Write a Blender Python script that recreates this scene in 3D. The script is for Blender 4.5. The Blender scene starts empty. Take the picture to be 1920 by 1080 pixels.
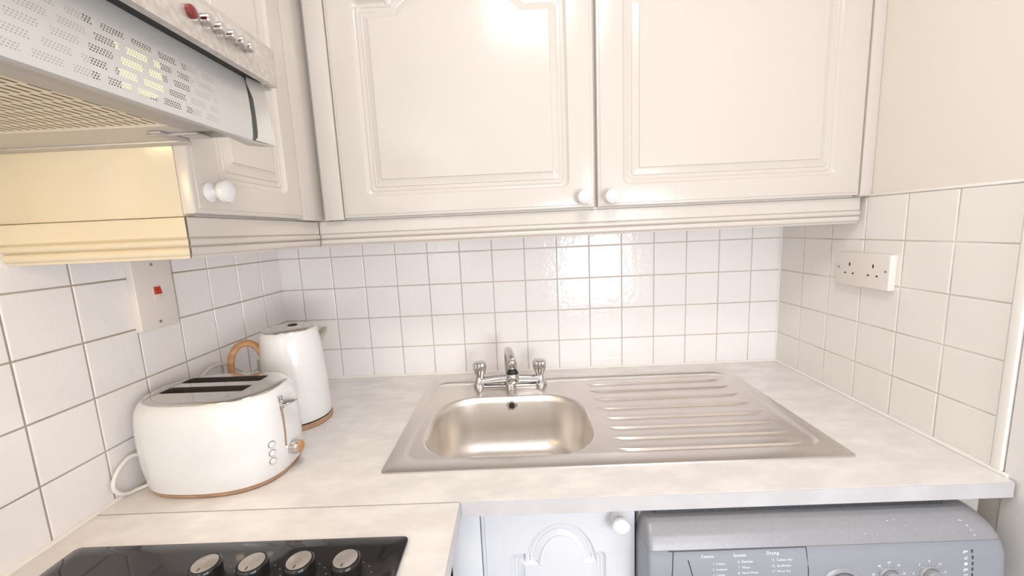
import bpy, bmesh, math, random
from mathutils import Vector, Matrix
random.seed(7)
PI = math.pi
S = bpy.context.scene
COL = S.collection
W = 1.5558          # room width between the tiled side walls
CT = 0.91           # worktop height

# ------------------------------------------------------------------ camera
def make_camera():
    pitch, yaw, roll = -0.1445, -0.0131, -0.0449
    cp, sp, cy, sy, cr, sr = math.cos(pitch), math.sin(pitch), math.cos(yaw), math.sin(yaw), math.cos(roll), math.sin(roll)
    f = Vector((sy*cp, cy*cp, sp)); rt = Vector((cy, -sy, 0)); up = rt.cross(f)
    r2 = cr*rt + sr*up; u2 = -sr*rt + cr*up
    cam = bpy.data.cameras.new('camera'); cam.sensor_width = 36; cam.lens = 746.9663/1920*36
    cam.clip_start = 0.02
    o = bpy.data.objects.new('camera', cam); COL.objects.link(o)
    m = Matrix((r2, u2, -f)).transposed().to_4x4(); m.translation = Vector((0.7389, -1.2357, 1.359))
    o.matrix_world = m
    S.camera = o
make_camera()

# ------------------------------------------------------------------ world, lights, exposure
wd = bpy.data.worlds.new('world'); S.world = wd; wd.use_nodes = True
bg = wd.node_tree.nodes['Background']; bg.inputs[0].default_value = (0.985, 0.985, 1.0, 1); bg.inputs[1].default_value = 1.22
S.view_settings.view_transform = 'Standard'; S.view_settings.look = 'None'
S.view_settings.exposure = -0.04; S.view_settings.gamma = 1; S.view_settings.use_curve_mapping = False

def area(name, loc, target, sx, sy, power, color):
    l = bpy.data.lights.new(name, 'AREA'); l.shape = 'RECTANGLE'; l.size = sx; l.size_y = sy
    l.energy = power; l.color = color
    o = bpy.data.objects.new(name, l); COL.objects.link(o); o.location = loc
    o.rotation_euler = (Vector(target)-Vector(loc)).to_track_quat('-Z', 'Y').to_euler()
    return o
area('ceiling_lamp_light', (0.87, -1.20, 2.33), (0.87, -0.9, 0.9), 0.36, 0.36, 7.5, (1, 0.975, 0.945))
area('window_light', (1.42, -2.7, 0.93), (0.9, 0, 1.1), 0.45, 0.62, 13, (0.93, 0.96, 1.0))
area('right_fill_light', (1.50, -1.75, 1.15), (0.1, -0.15, 1.05), 0.6, 0.7, 10, (0.97, 0.98, 1.0))  # added fill with no fixture behind it, lifts the dim back-left corner
area('left_fill_light', (0.03, -2.1, 1.5), (1.5, -0.5, 1.2), 0.8, 1.0, 4.5, (1, 0.985, 0.97))  # added fill from the left rear, brightens the right wall

# ------------------------------------------------------------------ materials
def lin(c):
    return tuple(((v/255)/12.92 if v/255 <= 0.04045 else ((v/255+0.055)/1.055)**2.4) for v in c) + (1,)
MATS = {}
def mat(name, color, rough=0.5, metal=0.0, bump=None, var=None, coat=0.0, spec=0.5, aniso=None):
    """color linear rgb; bump=(scale,strength,distance); var=(scale,color2,detail)"""
    m = bpy.data.materials.new(name); m.use_nodes = True
    nt = m.node_tree; p = nt.nodes['Principled BSDF']
    p.inputs['Base Color'].default_value = (*color[:3], 1); p.inputs['Roughness'].default_value = rough
    p.inputs['Metallic'].default_value = metal; p.inputs['Specular IOR Level'].default_value = spec
    if coat: p.inputs['Coat Weight'].default_value = coat; p.inputs['Coat Roughness'].default_value = 0.05
    tc = nt.nodes.new('ShaderNodeTexCoord')
    if var:
        n = nt.nodes.new('ShaderNodeTexNoise'); n.inputs['Scale'].default_value = var[0]; n.inputs['Detail'].default_value = var[2]
        r = nt.nodes.new('ShaderNodeValToRGB'); r.color_ramp.elements[0].position = 0.38; r.color_ramp.elements[1].position = 0.66
        r.color_ramp.elements[0].color = (*var[1][:3], 1); r.color_ramp.elements[1].color = (*color[:3], 1)
        mp = nt.nodes.new('ShaderNodeMapping')
        if len(var) > 3: mp.inputs['Scale'].default_value = var[3]
        nt.links.new(tc.outputs['Object'], mp.inputs[0]); nt.links.new(mp.outputs[0], n.inputs[0])
        nt.links.new(n.outputs['Fac'], r.inputs[0]); nt.links.new(r.outputs[0], p.inputs['Base Color'])
    if bump:
        n = nt.nodes.new('ShaderNodeTexNoise'); n.inputs['Scale'].default_value = bump[0]; n.inputs['Detail'].default_value = 2
        b = nt.nodes.new('ShaderNodeBump'); b.inputs['Strength'].default_value = bump[1]; b.inputs['Distance'].default_value = bump[2]
        mp = nt.nodes.new('ShaderNodeMapping')
        if len(bump) > 3: mp.inputs['Scale'].default_value = bump[3]
        nt.links.new(tc.outputs['Object'], mp.inputs[0]); nt.links.new(mp.outputs[0], n.inputs[0])
        nt.links.new(n.outputs['Fac'], b.inputs['Height']); nt.links.new(b.outputs[0], p.inputs['Normal'])
    MATS[name] = m
    return m
def emit(name, color, strength):
    m = bpy.data.materials.new(name); m.use_nodes = True
    p = m.node_tree.nodes['Principled BSDF']; p.inputs['Base Color'].default_value = (*color, 1)
    p.inputs['Emission Color'].default_value = (*color, 1); p.inputs['Emission Strength'].default_value = strength
    return m

M_tile = mat('white_glazed_tile', (0.89, 0.855, 0.85), 0.10, bump=(55, 0.5, 0.0016))
M_tileR = mat('cream_glazed_tile', (0.85, 0.81, 0.77), 0.16, bump=(50, 0.4, 0.0012))
M_grout = mat('grey_grout', (0.52, 0.46, 0.42), 0.9, var=(9, (0.60, 0.54, 0.50), 3))
M_groutL = mat('stained_grout', (0.34, 0.30, 0.25), 0.9, var=(9, (0.50, 0.45, 0.39), 3))
M_groutR = mat('pale_grout', (0.80, 0.74, 0.68), 0.85, var=(14, (0.62, 0.56, 0.50), 3))
M_paint = mat('cream_wall_paint', (0.82, 0.755, 0.685), 0.6, bump=(60, 0.08, 0.002))
M_white_paint = mat('white_wall_paint', (0.86, 0.84, 0.82), 0.6, bump=(60, 0.08, 0.002))
M_sealant = mat('white_sealant', (0.88, 0.85, 0.80), 0.35)
M_floor = mat('grey_vinyl_floor', (0.55, 0.52, 0.50), 0.5, var=(6, (0.45, 0.42, 0.40), 4))
M_cab = mat('white_foil_door', (0.60, 0.55, 0.505), 0.2, bump=(14, 0.10, 0.002, (8, 8, 0.5)))
M_carc = mat('white_carcass', (0.78, 0.74, 0.70), 0.4)
M_cab2 = mat('white_foil_door_cool_lit', (0.66, 0.675, 0.71), 0.3, bump=(14, 0.10, 0.002, (8, 8, 0.5)))  # same white foil, cooler low light tinted into the base units' colour
M_cream = mat('aged_cream_laminate', (0.67, 0.59, 0.45), 0.16, bump=(70, 0.12, 0.002), var=(5, (0.67, 0.585, 0.42), 2))
M_knob = mat('white_ceramic', (0.74, 0.725, 0.735), 0.12, coat=0.3)
M_top = mat('pale_stone_laminate', (0.86, 0.825, 0.80), 0.33, var=(15, (0.755, 0.72, 0.70), 14, (1, 1.8, 1)), bump=(120, 0.05, 0.001))
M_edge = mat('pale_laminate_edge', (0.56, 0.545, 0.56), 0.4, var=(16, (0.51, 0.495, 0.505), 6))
M_joint = mat('joint_filler', (0.42, 0.39, 0.36), 0.8)
M_steel = mat('brushed_stainless_steel', (0.74, 0.70, 0.66), 0.28, metal=1.0, var=(5, (0.69, 0.65, 0.61), 4), bump=(30, 0.05, 0.001, (1, 14, 1)))
M_bowl = mat('satin_stainless_steel', (0.84, 0.80, 0.76), 0.36, metal=1.0, var=(14, (0.79, 0.75, 0.705), 4))
M_chrome = mat('polished_chrome', (0.62, 0.60, 0.59), 0.06, metal=1.0)
M_chrome2 = mat('toaster_chrome', (0.66, 0.64, 0.60), 0.12, metal=1.0)
M_black = mat('black_rubber_and_shade', (0.012, 0.012, 0.012), 0.5)
M_dark = mat('dark_cavity', (0.03, 0.025, 0.022), 0.7)
M_slot = mat('toaster_slot_metal', (0.16, 0.14, 0.125), 0.4, metal=0.7)
M_glass = mat('black_ceramic_glass', (0.012, 0.011, 0.012), 0.06, coat=0.2)
M_hobknob = mat('black_gloss_plastic', (0.014, 0.013, 0.013), 0.15)
M_hobcap = mat('satin_silver_cap', (0.50, 0.46, 0.43), 0.35, metal=0.6, var=(60, (0.42, 0.38, 0.35), 4))
M_white_gloss = mat('gloss_white_enamel', (0.77, 0.765, 0.77), 0.13, coat=0.4)
M_cable = mat('white_cable', (0.82, 0.80, 0.78), 0.4)
M_wood = mat('pale_beech_wood', (0.58, 0.33, 0.17), 0.45, var=(18, (0.45, 0.23, 0.10), 5, (1, 1, 6)))
M_woodb = mat('base_wood_band', (0.36, 0.20, 0.11), 0.5, var=(30, (0.50, 0.32, 0.20), 5, (1, 1, 6)))
M_hoodm = mat('grey_hood_metal', (0.54, 0.52, 0.49), 0.35, metal=0.35, bump=(90, 0.05, 0.001))
M_fascia = mat('speckled_aluminium', (0.66, 0.62, 0.59), 0.32, metal=0.5, var=(140, (0.54, 0.495, 0.46), 6), bump=(120, 0.12, 0.001))
M_lip = mat('hood_lip_grey', (0.42, 0.40, 0.39), 0.4, metal=0.3)
M_plastic = mat('white_switch_plastic', (0.80, 0.735, 0.69), 0.3)
M_red = mat('red_plastic', (0.55, 0.045, 0.03), 0.25)
M_dred = mat('dark_red_plastic', (0.17, 0.02, 0.02), 0.25)
M_screw = mat('steel_screw', (0.35, 0.32, 0.30), 0.4, metal=0.8)
M_wm = mat('silver_grey_plastic', (0.27, 0.285, 0.32), 0.3, var=(160, (0.275, 0.285, 0.32), 2))
M_wm2 = mat('light_silver_plastic', (0.285, 0.285, 0.305), 0.3, var=(160, (0.27, 0.27, 0.29), 2))
M_wmside = mat('grey_enamel_side', (0.50, 0.48, 0.45), 0.3)
M_wmdark = mat('ribbed_dark_grey', (0.10, 0.10, 0.11), 0.5)
M_line = mat('seam_line', (0.05, 0.055, 0.07), 0.6)
M_print = mat('white_print', (0.85, 0.86, 0.88), 0.5)
M_lamp = emit('warm_hood_lamp', (1.0, 0.72, 0.30), 9.0)
M_bulb = emit('warm_bulb', (1.0, 0.80, 0.38), 1.6)
M_ceil_lamp = emit('ceiling_lamp_glow', (1.0, 0.95, 0.88), 4.0)

# perforated visor: hole clusters see-through by the bulb, elsewhere their shade painted as darker colour
def visor_material():
    m = bpy.data.materials.new('perforated_visor'); m.use_nodes = True
    nt = m.node_tree; N = nt.nodes; L = nt.links; p = N['Principled BSDF']; out = N['Material Output']
    p.inputs['Base Color'].default_value = (0.58, 0.575, 0.565, 1); p.inputs['Roughness'].default_value = 0.28; p.inputs['Metallic'].default_value = 0.25
    g = N.new('ShaderNodeNewGeometry'); s = N.new('ShaderNodeSeparateXYZ'); L.new(g.outputs['Position'], s.inputs[0])
    def mth(op, a, b=None, c=None):
        n = N.new('ShaderNodeMath'); n.operation = op
        for i, v in enumerate((a, b, c)):
            if v is None: continue
            if isinstance(v, (int, float)): n.inputs[i].default_value = v
            else: L.new(v, n.inputs[i])
        return n.outputs[0]
    Y, Z = s.outputs['Y'], s.outputs['Z']
    row = mth('FLOOR', mth('DIVIDE', mth('SUBTRACT', Z, 1.4935), 0.0104))
    fz = mth('FRACT', mth('DIVIDE', mth('SUBTRACT', Z, 1.4935), 0.0104))
    yy = mth('DIVIDE', mth('ADD', mth('ADD', Y, 2.0), mth('MULTIPLY', row, -0.0068)), 0.0265)
    fy = mth('FRACT', yy)
    inc = mth('MULTIPLY', mth('LESS_THAN', fz, 0.62), mth('LESS_THAN', fy, 0.74))
    inc = mth('MULTIPLY', inc, mth('LESS_THAN', row, 4.5)); inc = mth('MULTIPLY', inc, mth('GREATER_THAN', row, -0.5))
    inc = mth('MULTIPLY', inc, mth('LESS_THAN', Y, -0.762))
    hr = 0.0021
    a = mth('FRACT', mth('DIVIDE', mth('ADD', Z, 0), hr)); ra = mth('FLOOR', mth('DIVIDE', Z, hr))
    b = mth('FRACT', mth('ADD', mth('DIVIDE', mth('ADD', Y, 2), hr*1.15), mth('MULTIPLY', ra, 0.5)))
    d = mth('SQRT', mth('ADD', mth('POWER', mth('SUBTRACT', a, 0.5), 2.0), mth('POWER', mth('SUBTRACT', b, 0.5), 2.0)))
    hole0 = mth('MULTIPLY', mth('LESS_THAN', d, 0.30), inc)
    thr = mth('MULTIPLY', mth('GREATER_THAN', Y, -0.90), mth('LESS_THAN', Y, -0.80))
    hole = mth('MULTIPLY', hole0, thr)
    cm = N.new('ShaderNodeMix'); cm.data_type = 'RGBA'; L.new(hole0, cm.inputs[0])
    cm.inputs[6].default_value = (0.58, 0.575, 0.565, 1); cm.inputs[7].default_value = (0.40, 0.38, 0.35, 1); L.new(cm.outputs[2], p.inputs['Base Color'])
    t = N.new('ShaderNodeBsdfTransparent'); mx = N.new('ShaderNodeMixShader')
    L.new(hole, mx.inputs[0]); L.new(p.outputs[0], mx.inputs[1]); L.new(t.outputs[0], mx.inputs[2]); L.new(mx.outputs[0], out.inputs[0])
    return m
M_visor = visor_material()
def filter_material():
    m = bpy.data.materials.new('slotted_filter'); m.use_nodes = True
    nt = m.node_tree; N = nt.nodes; L = nt.links; p = N['Principled BSDF']
    p.inputs['Roughness'].default_value = 0.35; p.inputs['Metallic'].default_value = 0.4
    g = N.new('ShaderNodeNewGeometry'); s = N.new('ShaderNodeSeparateXYZ'); L.new(g.outputs['Position'], s.inputs[0])
    def mth(op, a, b=None):
        n = N.new('ShaderNodeMath'); n.operation = op
        for i, v in enumerate((a, b)):
            if v is None: continue
            if isinstance(v, (int, float)): n.inputs[i].default_value = v
            else: L.new(v, n.inputs[i])
        return n.outputs[0]
    band = mth('FLOOR', mth('DIVIDE', mth('ADD', s.outputs['Y'], 2.0), 0.0215)); fb = mth('FRACT', mth('DIVIDE', mth('ADD', s.outputs['Y'], 2.0), 0.0215))
    fx = mth('FRACT', mth('ADD', mth('DIVIDE', s.outputs['X'], 0.0098), mth('MULTIPLY', band, 0.5)))
    k = mth('MULTIPLY', mth('LESS_THAN', fb, 0.84), mth('LESS_THAN', fx, 0.36))
    k = mth('MULTIPLY', k, mth('LESS_THAN', s.outputs['Y'], -0.752))
    mx = N.new('ShaderNodeMix'); mx.data_type = 'RGBA'; L.new(k, mx.inputs[0])
    mx.inputs[6].default_value = (0.70, 0.64, 0.54, 1); mx.inputs[7].default_value = (0.03, 0.022, 0.02, 1)  # slots are flat dark colour standing in for the shade inside them
    L.new(mx.outputs[2], p.inputs['Base Color'])
    return m
M_filter = filter_material()

# ------------------------------------------------------------------ mesh helpers
class MB:
    """collects geometry in world coordinates, becomes ONE mesh object"""
    def __init__(s): s.v = []; s.f = []
    def add(s, vs, fs):
        o = len(s.v); s.v += [tuple(v) for v in vs]; s.f += [tuple(i+o for i in f) for f in fs]; return s
    def bm(s, bm):
        bm.verts.ensure_lookup_table(); bm.verts.index_update()
        s.add([v.co[:] for v in bm.verts], [[v.index for v in f.verts] for f in bm.faces]); bm.free(); return s
    def box(s, x0, x1, y0, y1, z0, z1, bev=0.0, seg=2, rot=None, piv=None):
        bm = bmesh.new(); bmesh.ops.create_cube(bm, size=1)
        for v in bm.verts: v.co = Vector(((x0+x1)/2+v.co.x*(x1-x0), (y0+y1)/2+v.co.y*(y1-y0), (z0+z1)/2+v.co.z*(z1-z0)))
        if bev: bmesh.ops.bevel(bm, geom=bm.edges[:], offset=bev, segments=seg, affect='EDGES', profile=0.5)
        if rot is not None:
            bmesh.ops.transform(bm, matrix=Matrix.Translation(piv) @ rot @ Matrix.Translation(-Vector(piv)), verts=bm.verts)
        return s.bm(bm)
    def loft(s, rings, cap0=True, cap1=True, closed=True):
        n = len(rings[0]); vs = [p for r in rings for p in r]; fs = []
        for i in range(len(rings)-1):
            for j in range(n if closed else n-1):
                k = (j+1) % n
                fs.append((i*n+j, i*n+k, (i+1)*n+k, (i+1)*n+j))
        if cap0: fs.append(tuple(range(n))[::-1])
        if cap1: fs.append(tuple((len(rings)-1)*n+j for j in range(n)))
        return s.add(vs, fs)
    def lathe(s, prof, o, axis=(0, 0, 1), n=40, cap0=True, cap1=True, flute=None):
        ax = Vector(axis).normalized(); q = Vector((0, 0, 1)).rotation_difference(ax)
        rings = []
        for r, h in prof:
            ring = []
            for k in range(n):
                t = 2*PI*k/n; rr = r*(1 + (flute[1]*math.cos(flute[0]*t) if flute else 0))
                ring.append(Vector(o) + q @ Vector((rr*math.cos(t), rr*math.sin(t), h)))
            rings.append(ring)
        return s.loft(rings, cap0, cap1)
    def tube(s, pts, r, n=12, rx=None):
        pts = [Vector(p) for p in pts]; R = r if isinstance(r, (list, tuple)) else [r]*len(pts); rings = []
        up = None
        for i, p in enumerate(pts):
            t = (pts[min(i+1, len(pts)-1)] - pts[max(i-1, 0)]).normalized()
            if up is None: up = Vector((0, 0, 1)) if abs(t.z) < .9 else Vector((1, 0, 0))
            a = t.cross(up).normalized(); b = a.cross(t).normalized(); up = b
            k = rx or 1.0
            rings.append([p + a*R[i]*k*math.cos(2*PI*j/n) + b*R[i]*math.sin(2*PI*j/n) for j in range(n)])
        return s.loft(rings)
    def plate(s, outer, holes, z_of=None):
        """flat polygon with holes, points already 3D; triangulated"""
        bm = bmesh.new(); es = []
        for loop in [outer]+holes:
            loop = [p for i, p in enumerate(loop) if (Vector(p)-Vector(loop[i-1])).length > 1e-6]
            vv = [bm.verts.new(p) for p in loop]
            es += [bm.edges.new((vv[i], vv[(i+1) % len(vv)])) for i in range(len(vv))]
        bmesh.ops.triangle_fill(bm, edges=es, use_beauty=True)
        return s.bm(bm)
    def build(s, name, m, parent=None, root=None, smooth=35, loc=None):
        me = bpy.data.meshes.new(name)
        base = Vector((0, 0, 0))
        r = root or parent
        if parent is not None:
            while r.parent: r = r.parent
            base = Vector(r.location)
        xs = [Vector(v) for v in s.v]
        if parent is None:
            mn = [min(v[i] for v in xs) for i in range(3)]; mxx = [max(v[i] for v in xs) for i in range(3)]
            base = Vector(((mn[0]+mxx[0])/2, (mn[1]+mxx[1])/2, mn[2]))
        me.from_pydata([v-base for v in xs], [], s.f); 
        bm = bmesh.new(); bm.from_mesh(me); bmesh.ops.remove_doubles(bm, verts=bm.verts, dist=1e-6)
        bmesh.ops.recalc_face_normals(bm, faces=bm.faces); bm.to_mesh(me); bm.free()
        if smooth:
            me.shade_smooth(); me.set_sharp_from_angle(angle=math.radians(smooth))
        me.materials.append(m)
        o = bpy.data.objects.new(name, me); COL.objects.link(o)
        if parent is not None: o.parent = parent
        else: o.location = base
        return o

def crom(P, n=5):
    out = []
    for i in range(len(P)-1):
        p0, p1, p2, p3 = P[max(i-1, 0)], P[i], P[i+1], P[min(i+2, len(P)-1)]
        for k in range(n):
            u = k/n; out.append(tuple(.5*((2*b)+(-a+c)*u+(2*a-5*b+4*c-q)*u*u+(-a+3*b-3*c+q)*u**3) for a, b, c, q in zip(p0, p1, p2, p3)))
    return out+[P[-1]]

def thing(name, label, cat, loc, group=None):
    o = bpy.data.objects.new(name, None); COL.objects.link(o); o.location = loc; o.empty_display_size = 0.05
    o['label'] = label; o['category'] = cat
    if group: o['group'] = group
    return o
def tag(o, label, cat, group=None):
    o['label'] = label; o['category'] = cat
    if group: o['group'] = group
    return o
def struct(o): o['kind'] = 'structure'; return o

def rrect(x0, x1, y0, y1, r, z, n=8):
    out = []
    for cx, cy, a in ((x1-r, y1-r, 0), (x0+r, y1-r, PI/2), (x0+r, y0+r, PI), (x1-r, y0+r, 1.5*PI)):
        for k in range(n+1):
            t = a + PI/2*k/n; out.append(Vector((cx+r*math.cos(t), cy+r*math.sin(t), z)))
    return out
def superell(cx, cy, a, b, e, z, n=64, rot=0.0):
    out = []
    for k in range(n):
        t = 2*PI*k/n; c, s_ = math.cos(t), math.sin(t)
        x = a*math.copysign(abs(c)**(2/e), c); y = b*math.copysign(abs(s_)**(2/e), s_)
        out.append(Vector((cx+x*math.cos(rot)-y*math.sin(rot), cy+x*math.sin(rot)+y*math.cos(rot), z)))
    return out

# ------------------------------------------------------------------ room shell
def tiles(name, org, U, V, N_, us, vs, m_tile, m_grout, parent, gap=0.0026, th=0.0035, holes=()):
    """individually bevelled tiles over a grout bed: one tile mesh, one grout mesh"""
    org, U, V, N_ = Vector(org), Vector(U), Vector(V), Vector(N_)
    mb = MB()
    for i in range(len(us)-1):
        for j in range(len(vs)-1):
            u0, u1, v0, v1 = us[i]+gap/2, us[i+1]-gap/2, vs[j]+gap/2, vs[j+1]-gap/2
            if u1-u0 < 0.004 or v1-v0 < 0.004: continue
            tl = [random.uniform(-.00013, .00013) for _ in range(3)]
            def ring(d, h):
                pts = []
                for uu, vv, a, b in ((u0+d, v0+d, -1, -1), (u1-d, v0+d, 1, -1), (u1-d, v1-d, 1, 1), (u0+d, v1-d, -1, 1)):
                    pts.append(org + U*uu + V*vv + N_*(h + (tl[0]*a + tl[1]*b + tl[2] if h > 0 else 0)))
                return pts
            mb.loft([ring(0, 0.0), ring(0.0, th-0.0013), ring(0.0005, th-0.0005), ring(0.0016, th)], cap0=False)
    mb.build(name, m_tile, parent, smooth=0)
    g = MB(); h = th-0.0016
    g.add([org+U*us[0]+V*vs[0]+N_*h, org+U*us[-1]+V*vs[0]+N_*h, org+U*us[-1]+V*vs[-1]+N_*h, org+U*us[0]+V*vs[-1]+N_*h], [(0, 1, 2, 3)])
    g.build('grout', m_grout, parent)

RH = 2.4; YB = -2.6
wb = struct(MB().box(-0.1, W+0.1, 0, 0.1, 0, RH).build('wall_back', M_white_paint))
wl = struct(MB().box(-0.1, 0, YB, 0, 0, RH).build('wall_left', M_white_paint))
wr = struct(MB().box(W, W+0.1, YB, 0, 0, RH).build('wall_right', M_paint))
struct(MB().box(-0.1, W+0.1, YB, 0.1, -0.08, 0).build('floor', M_floor))
struct(MB().box(-0.1, W+0.1, YB, 0.1, RH, RH+0.08).build('ceiling', M_white_paint))
TZ = 0.0
hz = 0.0985; z1 = 1.3002
vs_ = [0.906+0.0] + [z1-hz*k for k in (3, 2, 1, 0)] + [1.3985]
tiles('wall_tiles', (0, 0, 0), (1, 0, 0), (0, 0, 1), (0, -1, 0), [0.0] + [0.0647+.1*k for k in range(15)] + [W], vs_, M_tile, M_grout, wb)
tiles('wall_tiles', (0, 0, 0), (0, -1, 0), (0, 0, 1), (1, 0, 0), [0.0] + [0.0984+.0979*k for k in range(14)], vs_ + [1.3985+hz, 1.3985+2*hz], M_tile, M_groutL, wl)
tiles('wall_tiles', (W, 0, 0), (0, -1, 0), (0, 0, 1), (-1, 0, 0), [0.0] + [0.1019+.0965*k for k in range(5)] + [0.5855], vs_, M_tileR, M_groutR, wr)
# sealant beads where the worktop meets the tiles
def bead(name, pts, r, m, parent): MB().tube(pts, r, 8).build(name, m, parent)
bead('sealant', [(0.003, -0.0045, CT+.001), (W-.004, -0.0045, CT+.001)], 0.0042, M_sealant, wb)
bead('sealant', [(0.0045, -0.003, CT+.001), (0.0045, -1.45, CT+.001)], 0.0048, M_sealant, wl)
bead('sealant', [(W-.0045, -0.003, CT+.001), (W-.0045, -0.612, CT+.001)], 0.0045, M_sealant, wr)
bead('sealant', [(W-.0035, -0.004, CT), (W-.0035, -0.004, 1.395)], 0.0026, M_sealant, wr)
# plaster ledge above the right-hand tiles and the white strip at their front end
t1 = struct(MB().box(W-0.005, W+0.001, -0.5885, -0.281, 1.3985, 1.4035, 0.0015).build('trim_1', M_sealant))
t2 = struct(MB().box(W-0.007, W+0.001, -0.6035, -0.5862, CT+.004, 1.4035, 0.003, 3).build('trim_2', M_sealant))
t3 = struct(MB().box(W-0.004, W+0.001, -2.0, -0.606, 0, 1.41, 0.001).build('trim_3', M_white_paint))

# ceiling lamp disc (gives the warm top light)
cl = thing('ceiling_light', 'round white ceiling light above the galley kitchen', 'ceiling light', (0.87, -1.20, RH-0.05))
MB().lathe([(0.15, 0.05), (0.155, 0.03), (0.15, 0.02)], (0.87, -1.20, RH-0.05), n=48).build('rim', M_white_gloss, cl)
MB().lathe([(0.14, 0.02), (0.12, 0.006), (0.07, 0.0)], (0.87, -1.20, RH-0.05), n=48).build('diffuser', M_ceil_lamp, cl)

# ------------------------------------------------------------------ worktops
def worktop_main():
    x0, x1, y0, y1 = 0.0055, 1.5468, -0.6235, -0.0062
    t = thing('worktop', 'pale stone-effect worktop under the window-side tiles, holding the steel sink, toaster and kettle', 'worktop', (0.776, -0.31, 0.882))
    t['label'] = 'long pale stone-effect worktop holding the steel sink, toaster and kettle'
    m = MB(); z0, z = CT-0.028, CT
    hole = rrect(0.49, 1.335, -0.50, -0.10, 0.03, z, 6)
    out = [Vector((x0, y0, z)), Vector((x1, y0, z)), Vector((x1, y1, z)), Vector((x0, y1, z))]
    m.plate(out, [hole]); m.plate([p-Vector((0, 0, .028)) for p in out], [[p-Vector((0, 0, .028)) for p in hole]])
    m.loft([hole, [p-Vector((0, 0, .028)) for p in hole]], False, False)
    m.loft([[p-Vector((0, 0, .028)) for p in out], out], False, False)
    m.build('laminate_slab', M_top, t)
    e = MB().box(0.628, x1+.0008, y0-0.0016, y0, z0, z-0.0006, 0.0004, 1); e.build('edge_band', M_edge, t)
    MB().box(x1, x1+.0016, y0-.0016, -0.59, z0, z-.0006, .0003, 1).build('end_cap', M_joint, t)
    return t
worktop_main()
def worktop_hob():
    t = thing('worktop', 'pale stone-effect worktop section around the black hob', 'worktop', (0.31, -1.1, 0.882))
    x0, x1, y0, y1 = 0.0055, 0.6265, -1.75, -0.6262; z = CT
    hole = rrect(0.085, 0.535, -1.19, -0.73, 0.01, z, 4)
    out = [Vector((x0, y0, z)), Vector((x1, y0, z)), Vector((x1, y1, z)), Vector((x0, y1, z))]
    m = MB(); m.plate(out, [hole]); dn = Vector((0, 0, -.028))
    m.plate([p+dn for p in out], [[p+dn for p in hole]]); m.loft([hole, [p+dn for p in hole]], False, False); m.loft([[p+dn for p in out], out], False, False)
    m.build('laminate_slab', M_top, t)
    MB().box(x1, x1+.0016, y0, y1-.0005, z-.028, z-.0006, .0004, 1).build('edge_band', M_edge, t)
    MB().box(0.006, 0.6262, -0.6262, -0.6249, z-.027, z-.0002).build('joint_strip', M_joint, t)
worktop_hob()

# ------------------------------------------------------------------ panel doors
PROFILE = [(0.0, 0.0), (0.0015, -0.0016), (0.005, -0.0050), (0.008, -0.0062), (0.0100, -0.0060), (0.0115, -0.0048), (0.0130, -0.0048), (0.0145, -0.0060), (0.020, -0.0062),
           (0.0212, -0.0046), (0.0225, -0.0044), (0.0240, -0.0052), (0.0255, -0.0050), (0.0365, -0.0014), (0.0375, 0.0004), (0.040, 0.0006)]
def arch_outline(x0, x1, z0, z1, ax0, ax1, rise, steep=0.6, na=26, DI=0.040):
    """CCW outline (outermost line of the moulding): rectangle whose top has shoulders and an arch.
    returns the sharp outline; rounding of the four outer corners happens per ring"""
    pts = [(x0+DI, z0+DI, 1), (x1-DI, z0+DI, 1), (x1-DI, z1-DI, 1)]
    cx = (ax0+ax1)/2; hw = (ax1-ax0)/2-DI*.35
    for k in range(na+1):
        t = k/na*PI
        cc = math.cos(t) if steep > .75 else (0.45*math.cos(t)+0.55*(1-2*k/na))
        pts.append((cx+hw*cc, z1-DI+rise*(math.sin(t)**(1 if steep > .75 else .8) if 0 < k < na else 0), 0))
    pts.append((x0+DI, z1-DI, 1))
    return pts
def ring_at(pts, d, DI=0.040):
    """ring of the moulding at distance d from its outer line (mitred, outer corners rounded)"""
    D = DI-d; n = len(pts); out = []
    for i in range(n):
        p0, p1, p2 = Vector(pts[i-1][:2]), Vector(pts[i][:2]), Vector(pts[(i+1) % n][:2])
        a = (p1-p0).normalized(); b = (p2-p1).normalized()
        na, nb = Vector((a.y, -a.x)), Vector((b.y, -b.x)); k = na+nb; mit = k/max(.35, k.length_squared/2)
        if pts[i][2]:
            r = D*.38; c = p1+mit*(D-r)
            for j in range(6):
                v = (na*(1-j/5)+nb*(j/5)).normalized(); out.append(c+v*r)
        else: out.append(p1+mit*D)
    return out
def panel_door(mb, w, h, outline, th, to3, k=1.0):
    """front at depth 0, back at -th; to3(u, v, d) gives world"""
    def R(d, dep): return [to3(u, v, dep) for u, v in ((d, d), (w-d, d), (w-d, h-d), (d, h-d))]
    mb.loft([R(0, -th), R(0, -0.005), R(0.001, -0.003), R(0.004, -0.0018), R(0.0065, -0.0016), R(0.0075, -0.0004), R(0.0095, 0.0)], True, False)
    rings = [[to3(p[0], p[1], dep) for p in ring_at(outline, d*k, 0.040*k)] for d, dep in PROFILE]
    outer = R(0.0095, 0.0)
    # subdivide the outer rectangle edges for good triangulation
    mb.plate(outer, [rings[0]])
    mb.loft(rings, False, False)
    mb.plate(rings[-1], [])
def knob(name, o, axis, m, parent, k=1.0):
    prof = [(0.0145, 0), (0.0148, 0.002), (0.0115, 0.005), (0.0078, 0.008), (0.0075, 0.012), (0.0105, 0.0155), (0.0150, 0.019), (0.0170, 0.0235), (0.0162, 0.0285), (0.0120, 0.0325), (0.006, 0.0345), (0.001, 0.035)]
    return MB().lathe([(r*k, h*k) for r, h in prof], o, axis, 36).build(name, m, parent)

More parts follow.
